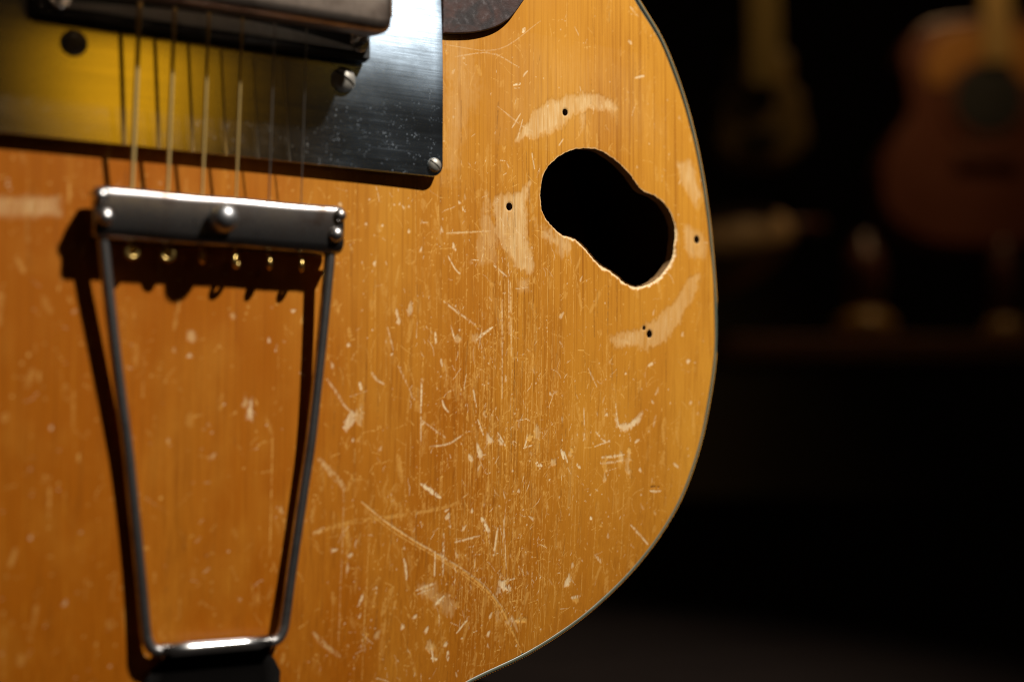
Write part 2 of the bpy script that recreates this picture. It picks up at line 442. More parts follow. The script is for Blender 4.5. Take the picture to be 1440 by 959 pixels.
def patch(poly, s, feather=0.0009, edge=0.0010, ch=0, rim=0.0, deep=0.00010):
    poly = np.asarray(poly)
    m = 0.003; w = win(poly[:, 0].min()-m, poly[:, 0].max()+m, poly[:, 1].min()-m, poly[:, 1].max()+m)
    sd = poly_sd(X[w], Z[w], poly)+edge*NE[w]*1.6
    v = s*sstep(feather*1.5, -feather*1.5, sd+0.0004*N5[w])*(0.88+0.34*N3[w]+0.16*N1[w]+0.22*N6[w])
    if rim:
        v = v+rim*np.exp(-(sd/0.0006)**2)
        wear[w][..., 2] = np.maximum(wear[w][..., 2], 0.16*np.exp(-((sd-0.0009)/0.0003)**2)*np.clip(0.5+N2[w], 0, 1))   # thin dark line drawn along the lacquer's step
    v = np.clip(v, 0, 1)
    wear[w][..., ch] = np.maximum(wear[w][..., ch], v); dip[w] = np.maximum(dip[w], deep*v)

def chip(x, z, ln, wd, ang, s, ch=1, deep=0.00008):
    """a leaf-shaped flake; ang from vertical"""
    m = ln+0.001; w = win(x-m, x+m, z-m, z+m)
    dx, dz = X[w]-x, Z[w]-z
    if dx.size == 0: return
    u = dx*math.sin(ang)+dz*math.cos(ang); v = dx*math.cos(ang)-dz*math.sin(ang)
    r = np.hypot(u/(ln*0.5), v/(wd*0.5)*(1+0.5*u/(ln*0.5)))+0.55*NE[w]+0.35*N5[w]
    k = s*sstep(1.15, 0.55, r)*np.clip(1+0.5*N5[w], 0, 1)
    wear[w][..., ch] = np.maximum(wear[w][..., ch], k); dip[w] = np.maximum(dip[w], deep*k)

T = lambda a: np.array([on_top(*p)[[0, 2]] for p in a])
# --- bare patches around the cut-out, where plates were screwed on
patch(T(Z4([(205, 235), (235, 180), (275, 135), (330, 100), (400, 80), (470, 80), (525, 100), (548, 125), (540, 140), (500, 128), (450, 130), (420, 140), (400, 148), (375, 165), (355, 190), (320, 210), (270, 220), (225, 225)])), 0.74, rim=0.08)
patch(T(Z4([(418, 140), (446, 138), (440, 190), (420, 215)])), 0.40)
patch(T(Z4([(530, 120), (548, 125), (545, 165), (530, 160)])), 0.22)
patch(T(Z4([(140, 430), (180, 420), (225, 405), (250, 375), (240, 440), (240, 500), (235, 560), (250, 620), (262, 660), (250, 685), (225, 670), (190, 630), (160, 580), (138, 540), (133, 480)])), 0.68, rim=0.14)
patch(T(Z4([(105, 400), (75, 560), (60, 640), (130, 650), (150, 560), (118, 470)])), 0.34, edge=0.0016)
patch(T(Z4([(215, 700), (250, 698), (250, 740), (216, 735)])), 0.35)
patch(T(Z4([(275, 515), (300, 530), (345, 552), (400, 572), (388, 600), (360, 612), (330, 585), (295, 565)])), 0.60, edge=0.0020)
patch(T(Z4([(530, 905), (560, 885), (620, 870), (680, 840), (730, 790), (770, 740), (800, 690), (822, 690), (815, 730), (780, 800), (745, 860), (700, 912), (650, 932), (600, 920), (545, 925)])), 0.45, rim=0.14)
patch(T(Z4([(535, 905), (560, 895), (600, 905), (590, 925), (550, 925)])), 0.70)
patch(T(Z4([(750, 315), (790, 305), (810, 340), (825, 420), (815, 460), (790, 420), (765, 380)])), 0.66)
patch(T(Z4([(775, 520), (830, 545), (852, 590), (845, 632), (790, 628), (770, 580)])), 0.42)
patch(T([(-60, 280), (30, 278), (85, 276), (85, 303), (20, 304), (-60, 305)]), 0.50, edge=0.0006)
patch(T([(627, 50), (662, 60), (668, 130), (650, 190), (640, 250), (627, 250)]), 0.26, feather=0.003, edge=0.003, deep=0)
patch(T([(690, 50), (900, 90), (930, 190), (820, 200), (700, 190)]), 0.10, feather=0.006, edge=0.004, deep=0)
patch(T([(628, 60), (650, 62), (648, 150), (632, 160)]), 0.16, feather=0.002, edge=0.003, deep=0)
# --- gouges and long scratches one can pick out
PX = 0.000225                                       # a photo pixel on the top, roughly
def S(pts, w, s, **k): k.setdefault('rough', 0.6); stroke(spline(T(pts), 5) if len(pts) > 2 else T(pts), w*PX*0.8, s, **k)
S([(508, 705), (545, 735), (590, 765), (640, 795), (680, 825), (705, 855), (722, 890), (737, 925)], 6, 0.48, ch=3, rough=0.9, deep=0.00012)
S([(508, 705), (545, 735), (590, 764), (640, 793), (682, 823), (706, 853)], 2.2, 0.40)
S([(520, 722), (560, 752), (620, 787), (676, 827), (700, 855), (715, 885)], 1.8, 0.55, ch=3)
S([(440, 752), (470, 740), (500, 733), (560, 725), (630, 712), (660, 695)], 10, 0.32, ch=3, rough=1.0)
S([(441, 752), (455, 742)], 9, 0.45, ch=0)
S([(448, 645), (462, 660), (480, 680), (484, 690)], 12, 0.42, ch=0); S([(483, 688), (483, 720), (480, 800), (476, 900)], 3, 0.30, ch=0)
S([(592, 680), (606, 690), (620, 700)], 8, 0.75); S([(677, 728), (688, 748)], 10, 0.8); S([(700, 742), (694, 781)], 5, 0.6)
S([(628, 328), (672, 326)], 4, 0.7, ch=0); S([(672, 326), (690, 325)], 2, 0.4); S([(630, 360), (640, 378), (648, 386)], 3, 0.7)
S([(624, 424), (645, 440), (668, 456)], 4.5, 0.55); S([(694, 373), (713, 389)], 3.5, 0.55); S([(593, 533), (592, 580)], 4, 0.85); S([(592, 580), (592, 625)], 2.5, 0.5)
S([(673, 475), (683, 467), (693, 460)], 5, 0.8); S([(634, 458), (640, 480)], 3, 0.7); S([(612, 467), (613, 480)], 4, 0.75)
S([(460, 533), (475, 555), (488, 574), (505, 585)], 4, 0.45); S([(523, 524), (530, 534), (540, 540)], 5, 0.5); S([(506, 538), (508, 548)], 6, 0.7)
S([(622, 563), (625, 572), (631, 580)], 5, 0.7); S([(620, 505), (622, 515)], 5, 0.7); S([(665, 545), (670, 572)], 3, 0.7); S([(672, 590), (680, 612)], 4, 0.6)
S([(700, 608), (711, 627)], 3.5, 0.7); S([(605, 628), (630, 624), (650, 612)], 3.5, 0.5); S([(560, 515), (575, 545), (580, 560)], 2.5, 0.4); S([(592, 590), (612, 605), (626, 615)], 2.5, 0.4)
S([(545, 460), (553, 492)], 3, 0.5); S([(640, 762), (675, 753)], 4, 0.55); S([(568, 785), (571, 800), (572, 815)], 6, 0.6); S([(612, 775), (611, 810)], 4, 0.6); S([(624, 750), (623, 810)], 4, 0.65)
S([(505, 850), (510, 836)], 7, 0.65); S([(642, 890), (660, 867)], 4, 0.7); S([(440, 888), (455, 905), (478, 922)], 9, 0.42, ch=0); S([(585, 830), (600, 824), (612, 820)], 5, 0.5); S([(587, 835), (605, 828)], 3, 0.5)
S([(887, 738), (900, 752), (911, 765)], 4.5, 0.65); S([(836, 779), (845, 790)], 5, 0.6); S([(866, 568), (868, 590), (872, 603)], 4, 0.6); S([(821, 570), (822, 610), (820, 620)], 3, 0.5)
S([(838, 607), (850, 620), (858, 621)], 3.5, 0.6); S([(836, 628), (858, 619)], 3, 0.6); S([(845, 643), (860, 642), (878, 639)], 6, 0.55, rough=0.8); S([(846, 652), (876, 647)], 5, 0.4, rough=0.9)
S([(827, 518), (840, 545)], 2.5, 0.45); S([(787, 480), (792, 489)], 4, 0.7); S([(742, 612), (738, 628)], 4, 0.8); S([(736, 630), (748, 626)], 3, 0.7)
S([(552, 70), (552, 80)], 2, 0.1); S([(706, 420), (706, 560)], 1.6, 0.5); S([(718, 395), (719, 500)], 2.6, 0.65, ch=0); S([(715, 370), (716, 470)], 1.8, 0.5)
S([(700, 150), (735, 178), (750, 185)], 2, 0.35); S([(640, 80), (690, 75), (730, 95)], 2, 0.35); S([(625, 63), (700, 70), (760, 30)], 2, 0.25)
S([(722, 120), (732, 118)], 4, 0.75); S([(735, 108), (742, 100)], 4, 0.5); S([(735, 46), (738, 40)], 9, 0.75); S([(893, 110), (906, 107)], 6, 0.65); S([(886, 10), (898, 24)], 6, 0.5, ch=0)
S([(884, 58), (888, 62)], 7, 0.5); S([(720, 180), (732, 160)], 4, 0.5); S([(786, 205), (792, 196)], 3, 0.5); S([(748, 215), (752, 240)], 3, 0.55)
S([(735, 168), (728, 195)], 3, 0.5); S([(673, 490), (678, 460)], 2, 0.3)
patch(T([(866, 590), (872, 596), (884, 595), (898, 585), (903, 580), (901, 591), (889, 602), (875, 606), (868, 600)]), 0.75, feather=0.0004, edge=0.0006, ch=1)
patch(T([(590, 825), (612, 822), (625, 838), (640, 850), (636, 865), (620, 852), (606, 845)]), 0.42, edge=0.0016, ch=0)
S([(612, 850), (624, 838)], 5, 0.8); S([(607, 908), (609, 930)], 5, 0.7); S([(606, 925), (615, 927)], 5, 0.8); S([(630, 915), (630, 928)], 6, 0.7)
S([(708, 730), (712, 800)], 2.2, 0.5); S([(712, 705), (705, 780)], 2, 0.4); S([(720, 866), (728, 888)], 8, 0.35, ch=0, rough=0.9); S([(705, 818), (724, 813)], 4, 0.6); S([(716, 822), (717, 829)], 7, 0.6)
S([(912, 514), (918, 511)], 9, 0.62); S([(970, 569), (972, 564)], 8, 0.55); S([(948, 652), (954, 657)], 6, 0.6); S([(919, 600), (922, 585)], 7, 0.28); S([(893, 622), (899, 618)], 6, 0.6)
S([(789, 632), (793, 645)], 7, 0.95); S([(793, 635), (798, 650)], 5, 0.95); S([(754, 651), (762, 655)], 8, 0.9); S([(811, 652), (816, 658)], 6, 0.7); S([(830, 727), (832, 730)], 7, 0.85); S([(803, 840), (816, 838)], 7, 0.6)
S([(735, 395), (742, 400)], 8, 0.3, ch=0)
# a short deep slit near the rim
S([(915, 685), (921, 684.5), (927, 685)], 3.5, 0.75, ch=2, deep=0.0003); S([(914, 690), (922, 691), (929, 690)], 4, 0.85, deep=0)
for a in [(562, 287, 7, 3, 20), (567, 291, 8, 3, -40), (555, 288, 4, 3, 80), (597, 313, 9, 3, 90), (621, 322, 15, 5, 0), (638, 345, 9, 4, -15), (641, 351, 6, 4, -20), (592, 351, 9, 4, 15), (577, 434, 17, 8, 8), (558, 440, 16, 5, -8), (561, 450, 10, 6, 0), (575, 325, 6, 3, 5), (646, 285, 8, 4, -35), (651, 294, 7, 3, -10), (527, 370, 8, 4, 30), (515, 315, 4, 4, 0), (538, 317, 4, 4, 0),
          (269, 472, 17, 13, 0), (328, 444, 8, 9, 60), (413, 437, 8, 4, 65), (345, 565, 22, 9, 5), (352, 575, 30, 7, 8), (267, 500, 5, 5, 0), (378, 478, 6, 3, 0), (497, 619, 8, 7, 0), (468, 514, 5, 8, 80), (490, 485, 6, 6, 0), (551, 498, 6, 4, 40), (673, 632, 22, 6, -18), (661, 643, 16, 7, -20), (630, 725, 12, 7, 25), (493, 780, 10, 5, 65), (471, 773, 9, 4, 80), (530, 892, 16, 9, 30), (566, 881, 13, 7, 5), (584, 866, 8, 6, 30), (600, 885, 10, 5, 30), (627, 905, 7, 6, 0), (650, 897, 5, 5, 0),
          (664, 718, 9, 5, 0), (629, 717, 12, 4, 70), (687, 890, 12, 5, 20), (690, 865, 10, 4, 30), (729, 690, 6, 4, 0), (250, 190, 3, 3, 0), (575, 290, 4, 3, 0), (853, 583, 7, 6, 0), (968, 508, 10, 6, 80), (960, 470, 8, 6, 20), (880, 525, 5, 5, 0), (900, 660, 7, 6, 20)]:
    p = on_top(a[0], a[1]); chip(p[0], p[2], a[2]*PX, a[3]*PX, math.radians(a[4]), 0.75 if a[3] < 8 else 0.55, ch=1 if a[3] < 9 else 0)

# --- countless small marks: worn along the grain, hairlines, specks and flakes
def dens(px, py):
    d = 0.22+0.9*math.exp(-((px-735)/120)**2-((py-640)/190)**2)+0.55*math.exp(-((px-640)/130)**2-((py-820)/120)**2)+0.35*math.exp(-((px-690)/100)**2-((py-380)/120)**2)+0.3*math.exp(-((px-880)/80)**2-((py-640)/90)**2)
    d *= 0.45+1.1*max(0.0, 0.5+0.5*math.sin(px*0.031+1.3*math.sin(py*0.023))*math.sin(py*0.027+1.7*math.sin(px*0.019)))
    if px < 450: d *= 0.30
    if py < 130 and px > 640: d *= 0.55
    return d
def scatter(n, fn, x0=-40, x1=1005, y0=-30, y1=985):
    k = 0
    while k < n:
        px, py = random.uniform(x0, x1), random.uniform(y0, y1)
        if random.random()*1.2 > dens(px, py): continue
        p = on_top(px, py)
        if abs(p[0]) > xe(p[2])-0.002: continue
        k += 1; fn(px, py, p[0], p[2])
def hair(px, py, x, z):
    ln = random.choice((0.6, 0.8, 1, 1.6, 3))*random.uniform(0.5, 1.2)*0.0009; a = random.uniform(0, math.pi) if random.random() < 0.7 else random.gauss(math.pi/2, 0.15); c = random.gauss(0, 0.35)
    pts = [(x, z)]
    for i in range(4):
        a += c/4+random.gauss(0, 0.18); pts.append((pts[-1][0]+ln*math.cos(a)/2, pts[-1][1]+ln*math.sin(a)/2))
    stroke(pts, random.uniform(0.00004, 0.00016), random.uniform(0.15, 0.75), ch=3 if random.random() < 0.85 else 1, deep=0.00003)
def vline(px, py, x, z):
    ln = random.expovariate(1/0.012)+0.003; w = random.gauss(0, 0.00012)
    stroke([(x, z-ln/2), (x+w, z), (x+w*1.4, z+ln/2)], random.uniform(0.00005, 0.00014), random.uniform(0.12, 0.62), ch=3, deep=0.00003, rough=0.6)
def speck(px, py, x, z): chip(x, z, random.uniform(0.0003, 0.0009), random.uniform(0.0003, 0.0006), random.uniform(0, 3.1), random.uniform(0.25, 0.8), ch=random.choice((3, 3, 1)), deep=0.00004)
def flake(px, py, x, z): chip(x, z, random.uniform(0.0010, 0.0030), random.uniform(0.0004, 0.0010), random.gauss(0, 0.6), random.uniform(0.25, 0.65), ch=random.choice((0, 3, 1)))
scatter(3600, hair); scatter(260, vline); scatter(330, vline, 640, 810, 330, 930); scatter(1500, speck); scatter(150, flake)
def smudge(px, py, x, z):
    a = random.gauss(0, 0.25); ln = random.uniform(0.002, 0.010)
    stroke([(x, z), (x+ln*math.sin(a)*0.5, z+ln*0.5), (x+ln*math.sin(a), z+ln)], random.uniform(0.0008, 0.0030), random.uniform(0.08, 0.30), ch=3, rough=0.9, deep=0)
scatter(420, smudge)
for px, py, n in ((745, 622, 5), (795, 640, 4), (880, 642, 5), (722, 872, 5), (712, 815, 4), (625, 848, 4), (612, 915, 4), (850, 660, 4), (690, 610, 3), (505, 585, 3), (800, 835, 3), (655, 470, 3)):
    for _ in range(n):                              # ragged chips where the finish was knocked off
        c0 = on_top(px+random.gauss(0, 9), py+random.gauss(0, 11)); k = random.randint(6, 9); R0 = random.uniform(0.0005, 0.0017); st = random.uniform(1.0, 2.4); rot = random.gauss(0, 0.5)
        pl = []
        for i in range(k):
            a = 2*math.pi*i/k; q = R0*random.uniform(0.35, 1.2); u, v_ = q*math.cos(a), q*st*math.sin(a)
            pl.append((c0[0]+u*math.cos(rot)-v_*math.sin(rot), c0[2]+u*math.sin(rot)+v_*math.cos(rot)))
        patch(pl, random.uniform(0.35, 0.85), feather=0.00025, edge=0.0006, ch=random.choice((0, 0, 1, 3)), deep=0.00014)
def dirt(px, py, x, z): stroke([(x, z), (x+random.gauss(0, 0.0006), z+random.uniform(0.002, 0.02))], random.uniform(0.0002, 0.0006), random.uniform(0.10, 0.30), ch=2, rough=0.8, deep=0)
scatter(330, dirt)

# --- cut the holes: signed distance, snap the nearest vertices onto the edge
SD = np.full(X.shape, 1.0)
w = win(hole[:, 0].min()-0.004, hole[:, 0].max()+0.004, hole[:, 1].min()-0.004, hole[:, 1].max()+0.004)
SD[w] = poly_sd(X[w], Z[w], hole)
# worn, pale, slightly rounded lip, widest along the lower edge
hc = hole.mean(0); tow = (X[w]-hc[0])*0.15-(Z[w]-hc[1])*0.95
lipw = (0.0005+0.0010*sstep(-0.004, 0.012, tow))*(1+0.35*N1[w]+0.3*N2[w])
lip = sstep(1.0, 0.35, np.maximum(SD[w], 0)/np.maximum(lipw, 0.0002))*(0.35+0.6*sstep(-0.006, 0.010, tow))
wear[w][..., 1] = np.maximum(wear[w][..., 1], np.clip(lip*(1+0.4*N5[w]+0.3*N2[w]), 0, 0.85)); dip[w] = np.maximum(dip[w], 0.00045*lip**2)
for (cx, cz), r in pin_c:
    ww = win(cx-0.004, cx+0.004, cz-0.004, cz+0.004)
    dd = np.hypot(X[ww]-cx, (Z[ww]-cz)*0.93)-r
    SD[ww] = np.minimum(SD[ww], dd)
    crush = np.exp(-(np.maximum(dd, 0)/0.00040)**2)*np.clip(0.55+0.9*N2[ww]+0.5*N5[ww], 0, 1)   # splintered lip of the screw hole
    wear[ww][..., 0] = np.maximum(wear[ww][..., 0], 0.8*crush); dip[ww] = dip[ww]+0.00016*np.exp(-(np.maximum(dd, 0)/0.0003)**2)
    wear[ww][..., 2] = np.maximum(wear[ww][..., 2], 0.35*np.exp(-(np.maximum(dd, 0)/0.00022)**2))
step = 0.00027
GXs = np.gradient(SD, gx, axis=1); GZs = np.gradient(SD, gz, axis=0)
snap = np.abs(SD) < 0.60*step
gl = np.hypot(GXs, GZs)+1e-9
X = np.where(snap, X-SD*GXs/gl**2, X); Z = np.where(snap, Z-SD*GZs/gl**2, Z)
inside_hole = (SD < 0) & ~snap
XE = xe(Z); sx = np.gradient(gx)[None, :]
sn = (np.abs(np.abs(X)-XE) < 0.55*sx) & ~snap
X = np.where(sn, np.sign(X)*XE, X)
ok = (np.abs(X) <= XE+1e-9) & ~inside_hole
Y = ysurf(X, Z)+dip+0.00003*N4
idx = np.arange(NZ*NX).reshape(NZ, NX)
cell = ok[:-1, :-1] & ok[:-1, 1:] & ok[1:, :-1] & ok[1:, 1:]
cells = np.stack([idx[:-1, :-1][cell], idx[:-1, 1:][cell], idx[1:, 1:][cell], idx[1:, :-1][cell]], 1)
used = np.zeros(NZ*NX, bool); used[cells.ravel()] = True
remap = np.cumsum(used)-1; cells = remap[cells]
co = np.stack([X.ravel()[used], Y.ravel()[used], Z.ravel()[used]], 1).astype(np.float32)
me = bpy.data.meshes.new('soundboard')
me.vertices.add(len(co)); me.vertices.foreach_set('co', co.ravel())
me.loops.add(cells.size); me.loops.foreach_set('vertex_index', cells.ravel().astype(np.int32))
me.polygons.add(len(cells)); me.polygons.foreach_set('loop_start', np.arange(0, cells.size, 4, dtype=np.int32))
me.polygons.foreach_set('use_smooth', np.ones(len(cells), bool))
me.update(calc_edges=True)
att = me.attributes.new('wear', 'FLOAT_COLOR', 'POINT')
wc = wear.reshape(-1, 4)[used]
att.data.foreach_set('color', wc.ravel())
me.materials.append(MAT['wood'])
soundboard = part(link(bpy.data.objects.new('soundboard', me)))
soundboard['label'] = 'scratched honey-blond spruce top with bare patches round a rough cut-out'

def wall_loop(name, loop, depth, mat, parent, flare=0.0):
    n = len(loop); c = loop.mean(0); vs_ = []; fs = []
    lv = (0.0, 0.25, 0.6, 1.0)
    for k, t in enumerate(lv):
        for i, p in enumerate(loop):
            q = p+(p-c)/np.linalg.norm(p-c)*flare*t
            vs_.append((q[0], float(ysurf(p[0], p[1]))+0.00035+depth*t if k else float(ysurf(p[0], p[1]))+0.0001, q[1]))
    for k in range(len(lv)-1):
        for i in range(n): fs.append((k*n+i, k*n+(i+1) % n, (k+1)*n+(i+1) % n, (k+1)*n+i))
    return part(mesh_obj(name, vs_, fs, mat, None, True), parent)
wall_loop('cutout_edge', hole, 0.0042, MAT['raw'], soundboard, 0.0003)
for (cx, cz), r in pin_c:
    a = np.linspace(0, 2*math.pi, 20, endpoint=False)
    wall_loop('screw_hole', np.stack([cx+r*np.cos(a), cz+r*np.sin(a)/0.93], 1), 0.0042, MAT['inside'], soundboard)

# rim, back, binding
def band(name, rings, mat, parent=None, smooth=True):
    """rings: list of loops of 3-D points with equal length, joined in order"""
    n = len(rings[0]); vs_ = [tuple(p) for r in rings for p in r]; fs = []
    for k in range(len(rings)-1):
        for i in range(n): fs.append((k*n+i, (k+1)*n+i, (k+1)*n+(i+1) % n, k*n+(i+1) % n))
    return part(mesh_obj(name, vs_, fs, mat, None, smooth), parent)
tan_ = np.roll(outline, -1, 0)-np.roll(outline, 1, 0); nrm = np.stack([tan_[:, 1], -tan_[:, 0]], 1); nrm /= np.linalg.norm(nrm, axis=1)[:, None]
ys = ysurf(outline[:, 0], outline[:, 1])
def ring(off, dy):                                   # off: outward, dy: towards the back
    return np.stack([outline[:, 0]+nrm[:, 0]*off, ys+dy, outline[:, 1]+nrm[:, 1]*off], 1)
def ring_flat(off, y):
    return np.stack([outline[:, 0]+nrm[:, 0]*off, np.full(len(ys), y), outline[:, 1]+nrm[:, 1]*off], 1)
band('rim', [ring(-0.0004, 0.0055), ring_flat(-0.0004, 0.05), ring_flat(-0.0004, 0.088), ring_flat(-0.0035, 0.088), ring_flat(-0.0035, 0.05), ring(-0.0035, 0.004)], MAT['rim'])
bk = ring_flat(-0.0002, 0.0885); vb = [tuple(p) for p in bk]+[tuple(p+np.array([0, 0.004, 0])) for p in bk]; n_ = len(bk)
part(mesh_obj('back', vb, [tuple(range(n_)), tuple(range(2*n_-1, n_-1, -1))]+[(i, n_+i, n_+(i+1) % n_, (i+1) % n_) for i in range(n_)], MAT['rim']))
binding = band('binding', [ring(-0.0016, 0.003), ring(-0.0016, -0.00022), ring(-0.0010, -0.00034), ring(-0.0004, -0.0002), ring(0.00005, 0.0004), ring(0.0001, 0.0058), ring(-0.002, 0.0058)], MAT['ivoroid'])
band('purfling', [ring(-0.0021, 0.002), ring(-0.0021, -0.00024), ring(-0.00162, -0.00026), ring(-0.00162, 0.002)], MAT['black'], binding)
band('purfling', [ring(-0.0025, 0.002), ring(-0.0025, -0.00018), ring(-0.00212, -0.0002), ring(-0.00212, 0.002)], MAT['ivoroid'], binding)
band('purfling', [ring(-0.0031, 0.002), ring(-0.0031, -0.00016), ring(-0.00252, -0.00018), ring(-0.00252, 0.002)], MAT['black'], binding)

# tortoiseshell pickguard, its rounded lower corner beside the plate
gp = [on_top(*p, 0.0014)[[0, 2]] for p in ((621.5, 47), (640, 48), (670, 46), (698, 38), (719, 23), (736, 0))]
gp = [tuple(p) for p in spline(gp, 5)]+[(0.1185, 0.128), (0.1225, 0.150), (0.121, 0.185), (0.105, 0.225), (0.0802, 0.240), (0.0802, 0.18)]
guard = part(prism('pickguard', gp, -0.0014, 0.0006, MAT['guard'], None, 0.0004))
guard['label'] = 'dark brown tortoiseshell pickguard with a rounded corner'

# polished plate under the bridge
PL = 0.0031
def bent_plate():
    hw0, z0, z1, rc, th = 0.0790, 0.0525, 0.150, 0.0042, 0.0013
    zs = [z0+rc*(1-math.cos(math.pi/2*k/8)) for k in range(9)]+list(np.linspace(z0+rc, z1, 40)[1:])
    yb = lambda z: -PL+1.4*max(0.0, z-0.078)**2 if z < 0.104 else -PL+1.4*0.026**2+0.0728*(z-0.104)*max(0.0, 1-(z-0.104)*16)
    bm = bmesh.new(); rows = []
    us = [-1, -0.996]+list(np.linspace(-0.96, 0.96, 41))+[0.996, 1]
    for k, z in enumerate(zs):
        d = max(0.0, z0+rc-z); hw = hw0-rc+math.sqrt(max(0.0, rc*rc-d*d))
        rows.append([bm.verts.new((u*hw, yb(z)+(0.00012 if abs(u) == 1 or k == 0 else 0), z)) for u in us])
    for a, b in zip(rows[:-1], rows[1:]):
        for i in range(len(us)-1): bm.faces.new((a[i], a[i+1], b[i+1], b[i]))
    loop = [r_[0] for r_ in rows[::-1]]+rows[0][1:-1]+[r_[-1] for r_ in rows]+rows[-1][1:-1][::-1]
    back = [bm.verts.new((v.co.x, v.co.y+th, v.co.z)) for v in loop]; n = len(loop)
    for i in range(n): bm.faces.new((loop[i], back[i], back[(i+1) % n], loop[(i+1) % n]))
    bm.faces.new(back)
    bmesh.ops.recalc_face_normals(bm, faces=bm.faces)
    for e in bm.edges:
        if len(e.link_faces) == 2 and e.calc_face_angle(0) > 0.6: e.smooth = False
    return bm
plate = part(bm_obj('metal_plate', bent_plate(), MAT['plate'], None, True))
plate['label'] = 'scratched mirror-bright steel plate under the bridge'
def slotted(name, x, y, z, r, ang, parent, mat, proud=0.5):
    bm = bmesh.new()
    lathe(bm, [(r, 0), (r, r*0.12*proud*2), (r*0.93, r*0.32*proud*2), (r*0.72, r*0.52*proud*2), (r*0.4, r*0.64*proud*2), (0, r*0.68*proud*2)], (x, y, z), (0, -1, 0), 32)
    o = bm_obj(name, bm, mat, None, True); part(o, parent)
    # the slot: a dark cut bar sunk into the head
    c, s = math.cos(ang), math.sin(ang); hw = r*0.12; top = -(y-r*0.69*proud*2)
    pts = [(x+c*a-s*b, z+s*a+c*b) for a, b in ((-r*0.86, -hw), (r*0.86, -hw), (r*0.86, hw), (-r*0.86, hw))]
    return o, pts, -top
def add_screw(x, z, r, ang, parent, mat, y=-PL, proud=0.5):
    o, pts, top = slotted('screw', x, y, z, r, ang, parent, mat, proud)
    bm = bmesh.new(); add_prism(bm, pts, top-0.00002, y-0.0002)
    part(bm_obj('slot_cut', bm, MAT['black']), o); return o
screws = [(0.0757, 0.0562, 0.0024, 2.5), (0.0432, 0.0803, 0.0040, 2.6), (-0.0405, 0.0803, 0.0038, 0.9), (-0.0757, 0.0562, 0.0024, 0.4)]
def plate_screw(x, z, r, ang, mat, proud):
    seg = 36; bm = bmesh.new()
    # the head is split along its slot: two half domes with a gap between them, over a small base disc
    lathe(bm, [(r, 0.0), (r, r*0.16), (0, r*0.16)], (x, -PL, z), (0, -1, 0), seg)
    c, s = math.cos(ang), math.sin(ang); hw = r*0.11
    for side in (1, -1):
        rows = []
        for k in range(9):
            a = math.pi/2*k/8; rr = r*math.cos(a)*0.98; h = r*(0.16+proud*math.sin(a)); row = []
            a0 = math.asin(min(1, hw/rr)) if rr > hw else math.pi/2
            for j in range(13):
                b = a0+(math.pi-2*a0)*j/12
                u, v = rr*math.cos(b), max(rr*math.sin(b), hw)*side
                row.append(bm.verts.new((x+c*u-s*v, -PL-h, z+s*u+c*v)))
            rows.append(row)
        for p, q in zip(rows[:-1], rows[1:]):
            for j in range(12): bm.faces.new((p[j], p[j+1], q[j+1], q[j]))
        base = [bm.verts.new((v.co.x, -PL-r*0.15, v.co.z)) for v in (rows[0][0], rows[0][-1])]
        col0 = [r_[0] for r_ in rows]; col1 = [r_[-1] for r_ in rows]
        bm.faces.new([base[0]]+col0+col1[::-1]+[base[1]])
    bmesh.ops.remove_doubles(bm, verts=bm.verts, dist=1e-7)
    o = bm_obj('screw', bm, mat, None, False); return part(o, plate)
for i, (x, z, r, ang) in enumerate(screws): plate_screw(x, z, r, ang, MAT['screw'], 0.55)

# bridge with arched grey ledge, and the metal cover above it
def box(name, lo, hi, mat, parent, bev=0.0008, seg=3):
    bm = bmesh.new()
    v = [bm.verts.new((x, y, z)) for x in (lo[0], hi[0]) for y in (lo[1], hi[1]) for z in (lo[2], hi[2])]
    for f in ((0, 1, 3, 2), (4, 6, 7, 5), (0, 4, 5, 1), (2, 3, 7, 6), (0, 2, 6, 4), (1, 5, 7, 3)): bm.faces.new([v[i] for i in f])
    bmesh.ops.recalc_face_normals(bm, faces=bm.faces)
    bmesh.ops.bevel(bm, geom=list(bm.edges), offset=bev, segments=seg, affect='EDGES')
    return part(bm_obj(name, bm, mat, None), parent)
bridge = box('bridge', (-0.0525, -0.0080, 0.0862), (0.0505, -PL-0.0001, 0.104), MAT['ebony'], None)
bridge['label'] = 'black wooden bridge with grey arched ledge across the steel plate'
xs = np.linspace(-0.047, 0.047, 40)
cres = [(x, 0.0885+0.0002) for x in xs]+[(x, 0.0890+0.0038*(1-(x/0.047)**2)) for x in xs[::-1]]
part(prism('ledge', cres, -0.0094, -0.0082, MAT['ledge'], None, 0.0), bridge)
box('saddle', (-0.038, -0.0136, 0.0945), (0.038, -0.0082, 0.0995), MAT['ebony'], bridge)
for sx_ in (-1, 1):
    bm = bmesh.new(); lathe(bm, [(0.0031, 0), (0.0034, 0.0004), (0.0034, 0.0014), (0.0031, 0.0018), (0.0013, 0.0018), (0.0013, 0.0050), (0, 0.0050)], (sx_*0.0460, -0.0081, 0.0915), (0, -1, 0), 24)
    part(bm_obj('thumbscrew', bm, MAT['chrome']), bridge)
